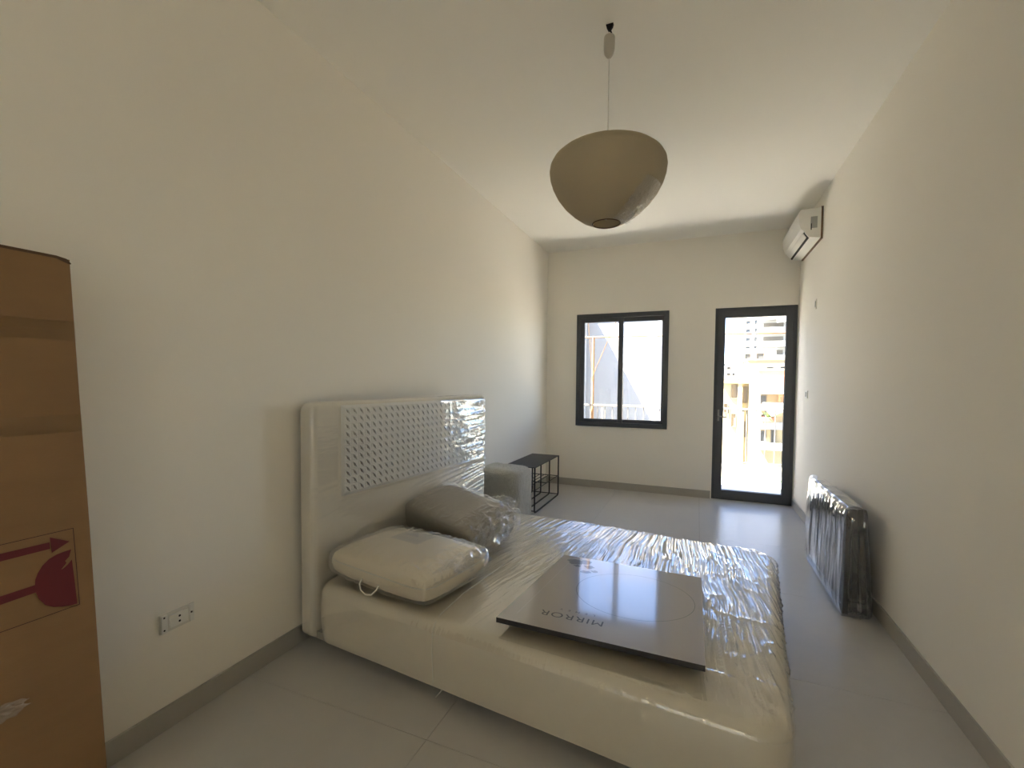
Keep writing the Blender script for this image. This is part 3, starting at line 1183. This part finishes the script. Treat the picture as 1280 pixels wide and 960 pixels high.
for k, (xb, xt, ya, yb) in enumerate(((.0, .004, 0, FY), (.048, .033, .012, FY - .03), (.098, .062, .02, FY - .01))):
    m = MB()
    m.box(0, .026, ya, ya + .035, .006, FH, .003)
    m.box(0, .026, yb - .035, yb, .006, FH, .003)
    m.box(0, .026, ya + .035, yb - .035, .006, .045, .003)
    m.box(0, .026, ya + .035, yb - .035, FH - .04, FH, .003)
    f = lean(m, xb, xt, .026).build('picture_frame', 'panel_dark', fr)
    m = MB()
    m.box(.007, .019, ya + .03, yb - .03, .04, FH - .035)
    for q in range(3):
        yy = ya + (yb - ya) * (.27 + .23 * q)
        m.box(.003, .023, yy, yy + .012, .04, FH - .035)
    lean(m, xb, xt, .02).build('picture_face', 'panel_glass', f)
# film bag: closed loop section swept along Y
sec = [(-.010, .0), (-.011, .15), (-.010, .3), (-.008, .45), (-.004, .618), (.006, .630), (.03, .632), (.062, .628), (.094, .620),
       (.104, .45), (.116, .3), (.126, .15), (.134, .02), (.120, .002), (.04, .001)]
sec = [Vector(s) for s in sec]
ns = 110
path = []
for i in range(ns):
    t = i / ns * len(sec)
    a, b = sec[int(t) % len(sec)], sec[(int(t) + 1) % len(sec)]
    path.append(a + (b - a) * (t % 1))
ky = 130
G = np.zeros((ky, ns, 3))
cxs, czs = .07, .3
for i in range(ky):
    y = -.016 + (FY + .03) * i / (ky - 1)
    for j, p in enumerate(path):
        q = i / (ky - 1)
        pinch = 1 - .0 * max(0, q - .9)
        G[i, j] = (p.x, y, p.y)
yy = G[..., 1]
zz = G[..., 2]
wav = (ridge(yy * 16 + zz * 2, zz * 3, 141, 3) * .010 + ridge(yy * 34, zz * 5, 142, 2) * .004) * sstep(.0, .08, zz) * (1 - sstep(.585, .61, zz))
sgn = np.where(G[..., 0] < .07, -1, .6)
G[..., 0] += sgn * wav
G[..., 0] = np.minimum(G[..., 0], XR - .80 - .013)
G[..., 2] += .010 * vnoise(yy * 12, G[..., 0] * 20, 143) * sstep(.6, .62, zz)
grid_obj('plastic_wrap', G, 'film_grey', fr, wrap=True)
# folded film flap closing the near end down to the floor
e = G[0].copy()
cx_, cz_ = np.array([.075, -.03, .30]), None
rings = np.stack([e * (1 - t) + np.array([e[:, 0] * .6 + .03, np.full(ns, -.035 * math.sin(t * 3.14) - .016), e[:, 2] * .6 + .09]).T * t for t in np.linspace(0, 1, 14)])
rings[..., 1] += .012 * ridge(rings[..., 0] * 22, rings[..., 2] * 14, 151, 2) - .006
tail = np.stack([rings[-1] * (1 - t) + np.array([.07, -.02, .25]) * t for t in np.linspace(0, 1, 8)])
grid_obj('end_fold', np.concatenate([rings, tail]), 'film_grey', fr, wrap=True)
o = crumple('tape_ball', 'film_clear', fr, .045, .03, .022, 160, 3, .4, loc=(.06, -.03, .001))
o = crumple('top_flap', 'film_clear', fr, .02, .05, .012, 163, 3, .4, loc=(.02, FY - .03, .628))

# ------------------------------------------------------------------ wall fittings
so = thing('wall_socket', 'white uncovered power socket on the left wall by the carton', 'socket', (XL, 1.095, .407), (0, 0, 0))
m = MB()
m.box(0, .006, -.062, .062, -.036, .036, .001)
m.build('mounting_bracket', 'white2', so)
m = MB()
m.box(.004, .014, -.060, -.038, -.034, .034, .002)
m.build('switch_module', 'white', so)
m = MB()
m.box(.004, .0125, -.030, .036, -.024, .024, .002)
so_b = m.build('socket_module', 'white', so)
for z in (.010, -.010):
    m = MB()
    m.tube([(.0118, .004, z), (.0132, .004, z)], .0042, 12)
    m.build('socket_hole', 'dark', so_b)
m = MB()
m.box(.004, .010, .044, .060, -.034, -.006, .001)
m.build('clip_tab', 'white', so)
m = MB()
m.box(.004, .010, .044, .060, .006, .034, .001)
m.build('clip_tab', 'white', so)
m = MB()
m.box(.013, .0148, -.058, -.044, -.004, .002)
m.build('clip_tab', 'white', so)
for y, z in ((-.051, .026), (-.051, -.022), (.052, .001)):
    m = MB()
    m.tube([(.0125 if y < 0 else .005, y, z), (.0148 if y < 0 else .0075, y, z)], .0035, 8)
    m.build('screw', 'dark', so)


def plate(name, label, y, z, w, h, mm='white', hole=True):
    t = thing(name, label, 'socket' if 'socket' in name else 'switch', (XR, y, z))
    q = MB()
    q.box(-.008, 0, -w / 2, w / 2, -h / 2, h / 2, .002)
    q.build('cover_plate', mm, t)
    q = MB()
    if hole:
        q.tube([(-.0078, 0, 0), (-.0095, 0, 0)], .012, 16)
        q.build('socket_well', 'acgrey', t)
    else:
        q.box(-.011, -.007, -w * .22, w * .22, -h * .3, h * .3, .001)
        q.build('rocker', 'acgrey', t)
    return t


plate('light_switch', 'small white light switch on the right wall next to the balcony door', 5.15, 1.23, .10, .075, hole=False)
plate('power_socket', 'round white power socket low on the right wall above the wrapped frames', 3.655, .43, .05, .05)
plate('blank_switch_cover', 'narrow white cover plate high on the right wall near the door', 4.88, 2.057, .035, .09, 'wall', hole=False)

# ------------------------------------------------------------------ balcony
m = MB()
m.box(-2.45, 1.6, YO, 7.30, -.25, -.05)
balc = struct(m.build('floor_balcony', 'concrete'))
for i in range(9):
    for j in range(3):
        q = MB()
        x0 = -2.40 + i * .44
        yy0 = YO + .01 + j * .40
        q.box(x0 + .002, x0 + .436, yy0 + .002, yy0 + .396, -.055, -.02)
        q.build('balcony_tile', 'balc_tile', balc)
m = MB()
m.box(-2.45, 1.6, 7.05, 7.30, -.05, .165, .01)
struct(m.build('trim_1', 'concrete')).name = 'trim_1'
m = MB()
m.box(-2.40, 1.58, 7.035, 7.05, -.02, .012)
struct(m.build('trim_2', 'green'))
rl = thing('balcony_railing', 'pale metal balcony railing with thin upright bars outside the door and window', 'railing', (-.4, 7.2, .165))
m = MB()
m.box(-2.0, 1.95, -.02, .02, .785, .815, .004)
m.build('top_rail', 'rail', rl)
m = MB()
m.box(-2.0, 1.95, -.012, .012, .03, .048, .002)
m.build('bottom_rail', 'rail', rl)
for k in range(33):
    x = -1.9 + k * .118
    m = MB()
    m.tube([(x, 0, .04), (x, 0, .79)], .0075, 6)
    m.build('baluster', 'rail', rl)
for x in (-1.98, -1.0, 0.0, 1.0, 1.92):
    m = MB()
    m.box(x - .015, x + .015, -.015, .015, 0, .79)
    m.build('rail_post', 'rail', rl)
aw = thing('awning_frame', 'rusty ochre pipe frame standing above the balcony railing', 'pipe frame', (-1.57, 7.26, .165))
m = MB()
m.tube([(0, 0, 0), (0, 0, 1.89)], .022, 10)
m.build('upright_pipe', 'rust', aw)
m = MB()
m.tube([(-.8, 0, 1.89), (3.1, 0, 1.875)], .013, 10)
m.build('cross_pipe', 'rust', aw)
m = MB()
m.tube([(3.05, 0, 0), (3.05, 0, 1.875)], .02, 10)
m.build('upright_pipe', 'rust', aw)
m = MB()
m.tube([(-.02, -.02, 1.22), (.75, -1.36, 2.35)], .006, 6)
m.tube([(-.02, -.02, 1.40), (.20, -1.36, 2.20)], .005, 6)
m.build('stay_wire', 'rust', aw)
pl_ = thing('balcony_downpipe', 'bent grey pipe with red valve at the left end of the balcony', 'pipe', (-1.72, 7.12, -.02))
m = MB()
m.tube([(-.06, 0, 1.55), (-.04, 0, 1.28), (.02, 0, 1.16), (.03, 0, 1.05), (-.06, 0, .92)], .02, 10)
m.build('upper_pipe', 'rail', pl_)
m = MB()
m.tube([(-.06, 0, .92), (.0, 0, .70), (.06, 0, .50), (.14, 0, .22), (.18, 0, .0)], .028, 10)
m.build('lower_pipe', 'acgrey', pl_)
m = MB()
m.tube([(0, -.05, 1.24), (0, .0, 1.24)], .035, 12)
m.build('red_valve', 'terracotta', pl_)


# ------------------------------------------------------------------ neighbouring buildings
def building(name, label, x0, x1, y0, y1, z0, z1, m_, wins=(), extra=None, pm='winpane'):
    b = thing(name, label, 'building', ((x0 + x1) / 2, y0, z0))
    off = b.location
    q = MB()
    q.box(x0, x1, y0, y1, z0, z1)
    rel(q, off).build('wall', m_, b)
    q = MB()
    q.box(x0 - .05, x1 + .05, y0 - .05, y1 + .05, z1, z1 + .08)
    rel(q, off).build('roof_edge', m_, b)
    for (xa, xb, za, zb) in wins:
        q = MB()
        w_ = min(.12, (xb - xa) * .12)
        ring(q, xa, xb, za, zb, w_, y0 - .08, y0 + .02)
        f = rel(q, off).build('window', 'shutter', b)
        q = MB()
        q.box(xa + w_, xb - w_, y0 - .03, y0 + .0, za + w_, zb - w_)
        rel(q, off).build('pane', pm, f)
    if extra:
        extra(b, off)
    return b


building('white_house', 'white rendered neighbouring house with a diagonal shadow, seen through the window',
         -4.6, -.90, 11.0, 16, -9, 2.95, 'render_white')
building('low_wing', 'low pale wing of the neighbouring house left of the balcony', -6.5, -2.52, 8.7, 10.88, -9, 3.02, 'render_white')
building('tan_house', 'tan building with small windows at the right edge of the window view', -3.3, -1.6, 40, 48, -9, 5.6, 'render_yellow',
         [(-3.12, -2.82, 4.2, 4.7), (-3.12, -2.82, 2.9, 3.8), (-3.05, -2.75, 1.5, 2.4)])


def tower_extra(b, off):
    for k in range(9):
        z = 10.2 - k * 1.55
        q = MB()
        q.box(6.4, 9.9, 58.4, 60, z, z + .16)
        rel(q, off).build('balcony_slab', 'render_grey', b)
        q = MB()
        q.box(6.45, 9.85, 58.4, 58.46, z + .16, z + .62)
        rel(q, off).build('parapet', 'render_white', b)
    for k in range(8):
        z = 10.4 - k * 1.55
        q = MB()
        q.box(6.9, 8.9, 59.9, 60.02, z + .1, z + 1.05)
        rel(q, off).build('balcony_opening', 'shutter', b)
    q = MB()
    q.box(8.0, 9.6, 57.5, 58.3, 8.2, 11.5)
    rel(q, off).build('white_bay', 'render_white', b)


tw = []
for k in range(8):
    z = 8.3 - k * 1.0
    tw.append((5.05, 5.55, z, z + .45))
    tw.append((5.95, 6.25, z, z + .5))
building('apartment_tower', 'tall white apartment tower with stacked balconies above the old houses', 4.35, 10, 60, 72, -9, 14, 'render_white', tw, tower_extra)
building('grey_roof_house', 'grey clad rooftop block below the white tower', 2.95, 5.24, 38, 44, -9, 3.86, 'render_grey',
         [(3.15, 3.6, 3.15, 3.6), (3.9, 4.5, 3.1, 3.65)])
building('ochre_house', 'ochre old house with a flat parapet below the grey rooftop block', 3.05, 6.5, 34, 37.9, -9, 2.90, 'render_beige',
         [(3.3, 3.75, .9, 1.9), (4.1, 4.6, 1.95, 2.5), (4.9, 5.25, 1.95, 2.5)])


def fl_extra(b, off):
    q = MB()
    q.box(1.9, 2.1, 25.8, 26, -9, 1.4)
    rel(q, off).build('pilaster', 'render_yellow', b)
    q = MB()
    q.box(1.1, 2.55, 25.75, 26, 1.35, 1.5)
    rel(q, off).build('cornice', 'render_yellow', b)


building('yellow_house', 'pale yellow old house with tall shuttered windows behind the balcony railing', .9, 2.42, 26, 33, -9, 1.56, 'render_yellow',
         [(1.60, 1.88, .55, 1.28), (1.60, 1.86, -.9, -.2), (1.25, 1.45, -.2, .3), (2.14, 2.34, .35, 1.2), (2.14, 2.34, -1.4, -.6)], fl_extra, 'shutter')
building('small_white_house', 'small white house with dark windows left of the tower far behind', 2.2, 3.7, 50, 56, -9, 3.3, 'render_white',
         [(2.62, 2.95, 2.75, 3.0), (2.62, 2.95, 2.15, 2.4), (3.1, 3.4, 2.15, 2.4)])


def wh_extra(b, off):
    q = MB()
    q.box(3.13, 3.7, 21.3, 22, .1, 1.66)
    rel(q, off).build('orange_column', 'render_orange', b)
    for z in (1.0, .35, -.45, -1.3):
        q = MB()
        q.box(2.45, 3.55, 21.0, 22, z - .07, z)
        rel(q, off).build('balcony_slab', 'render_white', b)
        q = MB()
        q.box(2.45, 3.55, 21.0, 21.04, z, z + .22)
        rel(q, off).build('parapet', 'render_yellow' if z > .5 else 'render_white', b)
    q = MB()
    q.add([(2.55, 20.98, .30), (3.35, 20.98, .30), (3.35, 21.4, .02), (2.75, 20.7, .02)], [(0, 1, 2, 3)])
    q.add([(2.55, 20.99, .32), (3.35, 20.99, .32), (3.35, 21.41, .04), (2.75, 20.71, .04)], [(0, 1, 2, 3)])
    rel(q, off).build('awning', 'render_beige', b)


building('balcony_house', 'pale house with balconies and an orange column opposite the door', 2.40, 6.0, 22, 25.6, -9, 1.9, 'render_yellow',
         [(2.5, 2.75, -.35, .05), (2.5, 2.75, -1.15, -.65), (2.9, 3.1, -1.2, -.6), (2.46, 2.72, .45, .85)], wh_extra)
building('added_house_behind', 'plain ochre house block added behind the room to screen the sky, out of view', -16, 16, -19, -12, -9, 9.5, 'added_house_behind')  # unseen, added to keep blue sky light out of the rear window
pp = thing('flower_pot', 'terracotta trough with green leaves on the opposite balcony parapet', 'plant pot', (2.66, 21.02, -.23))
m = MB()
m.box(-.22, .22, -.1, .1, 0, .2, .02)
m.build('pot', 'terracotta', pp)
m = MB()
rr = random.Random(4)
for k in range(70):
    c = Vector((rr.uniform(-.1, .3), rr.uniform(-.1, .1), .2))
    d = Vector((rr.uniform(-.3, .5), rr.uniform(-.3, .3), rr.uniform(.2, 1))).normalized() * rr.uniform(.12, .32)
    s2 = Vector((d.y, -d.x, 0)).normalized() * .03 if abs(d.x) + abs(d.y) > 1e-4 else Vector((.03, 0, 0))
    m.add([c, c + d * .5 + s2, c + d, c + d * .5 - s2], [(0, 1, 2, 3)])
m.build('foliage', 'leaf', pp, fix=False)
m = MB()
m.box(-60, 80, 7, 120, -9.3, -9)
struct(m.build('ground', 'asphalt'))
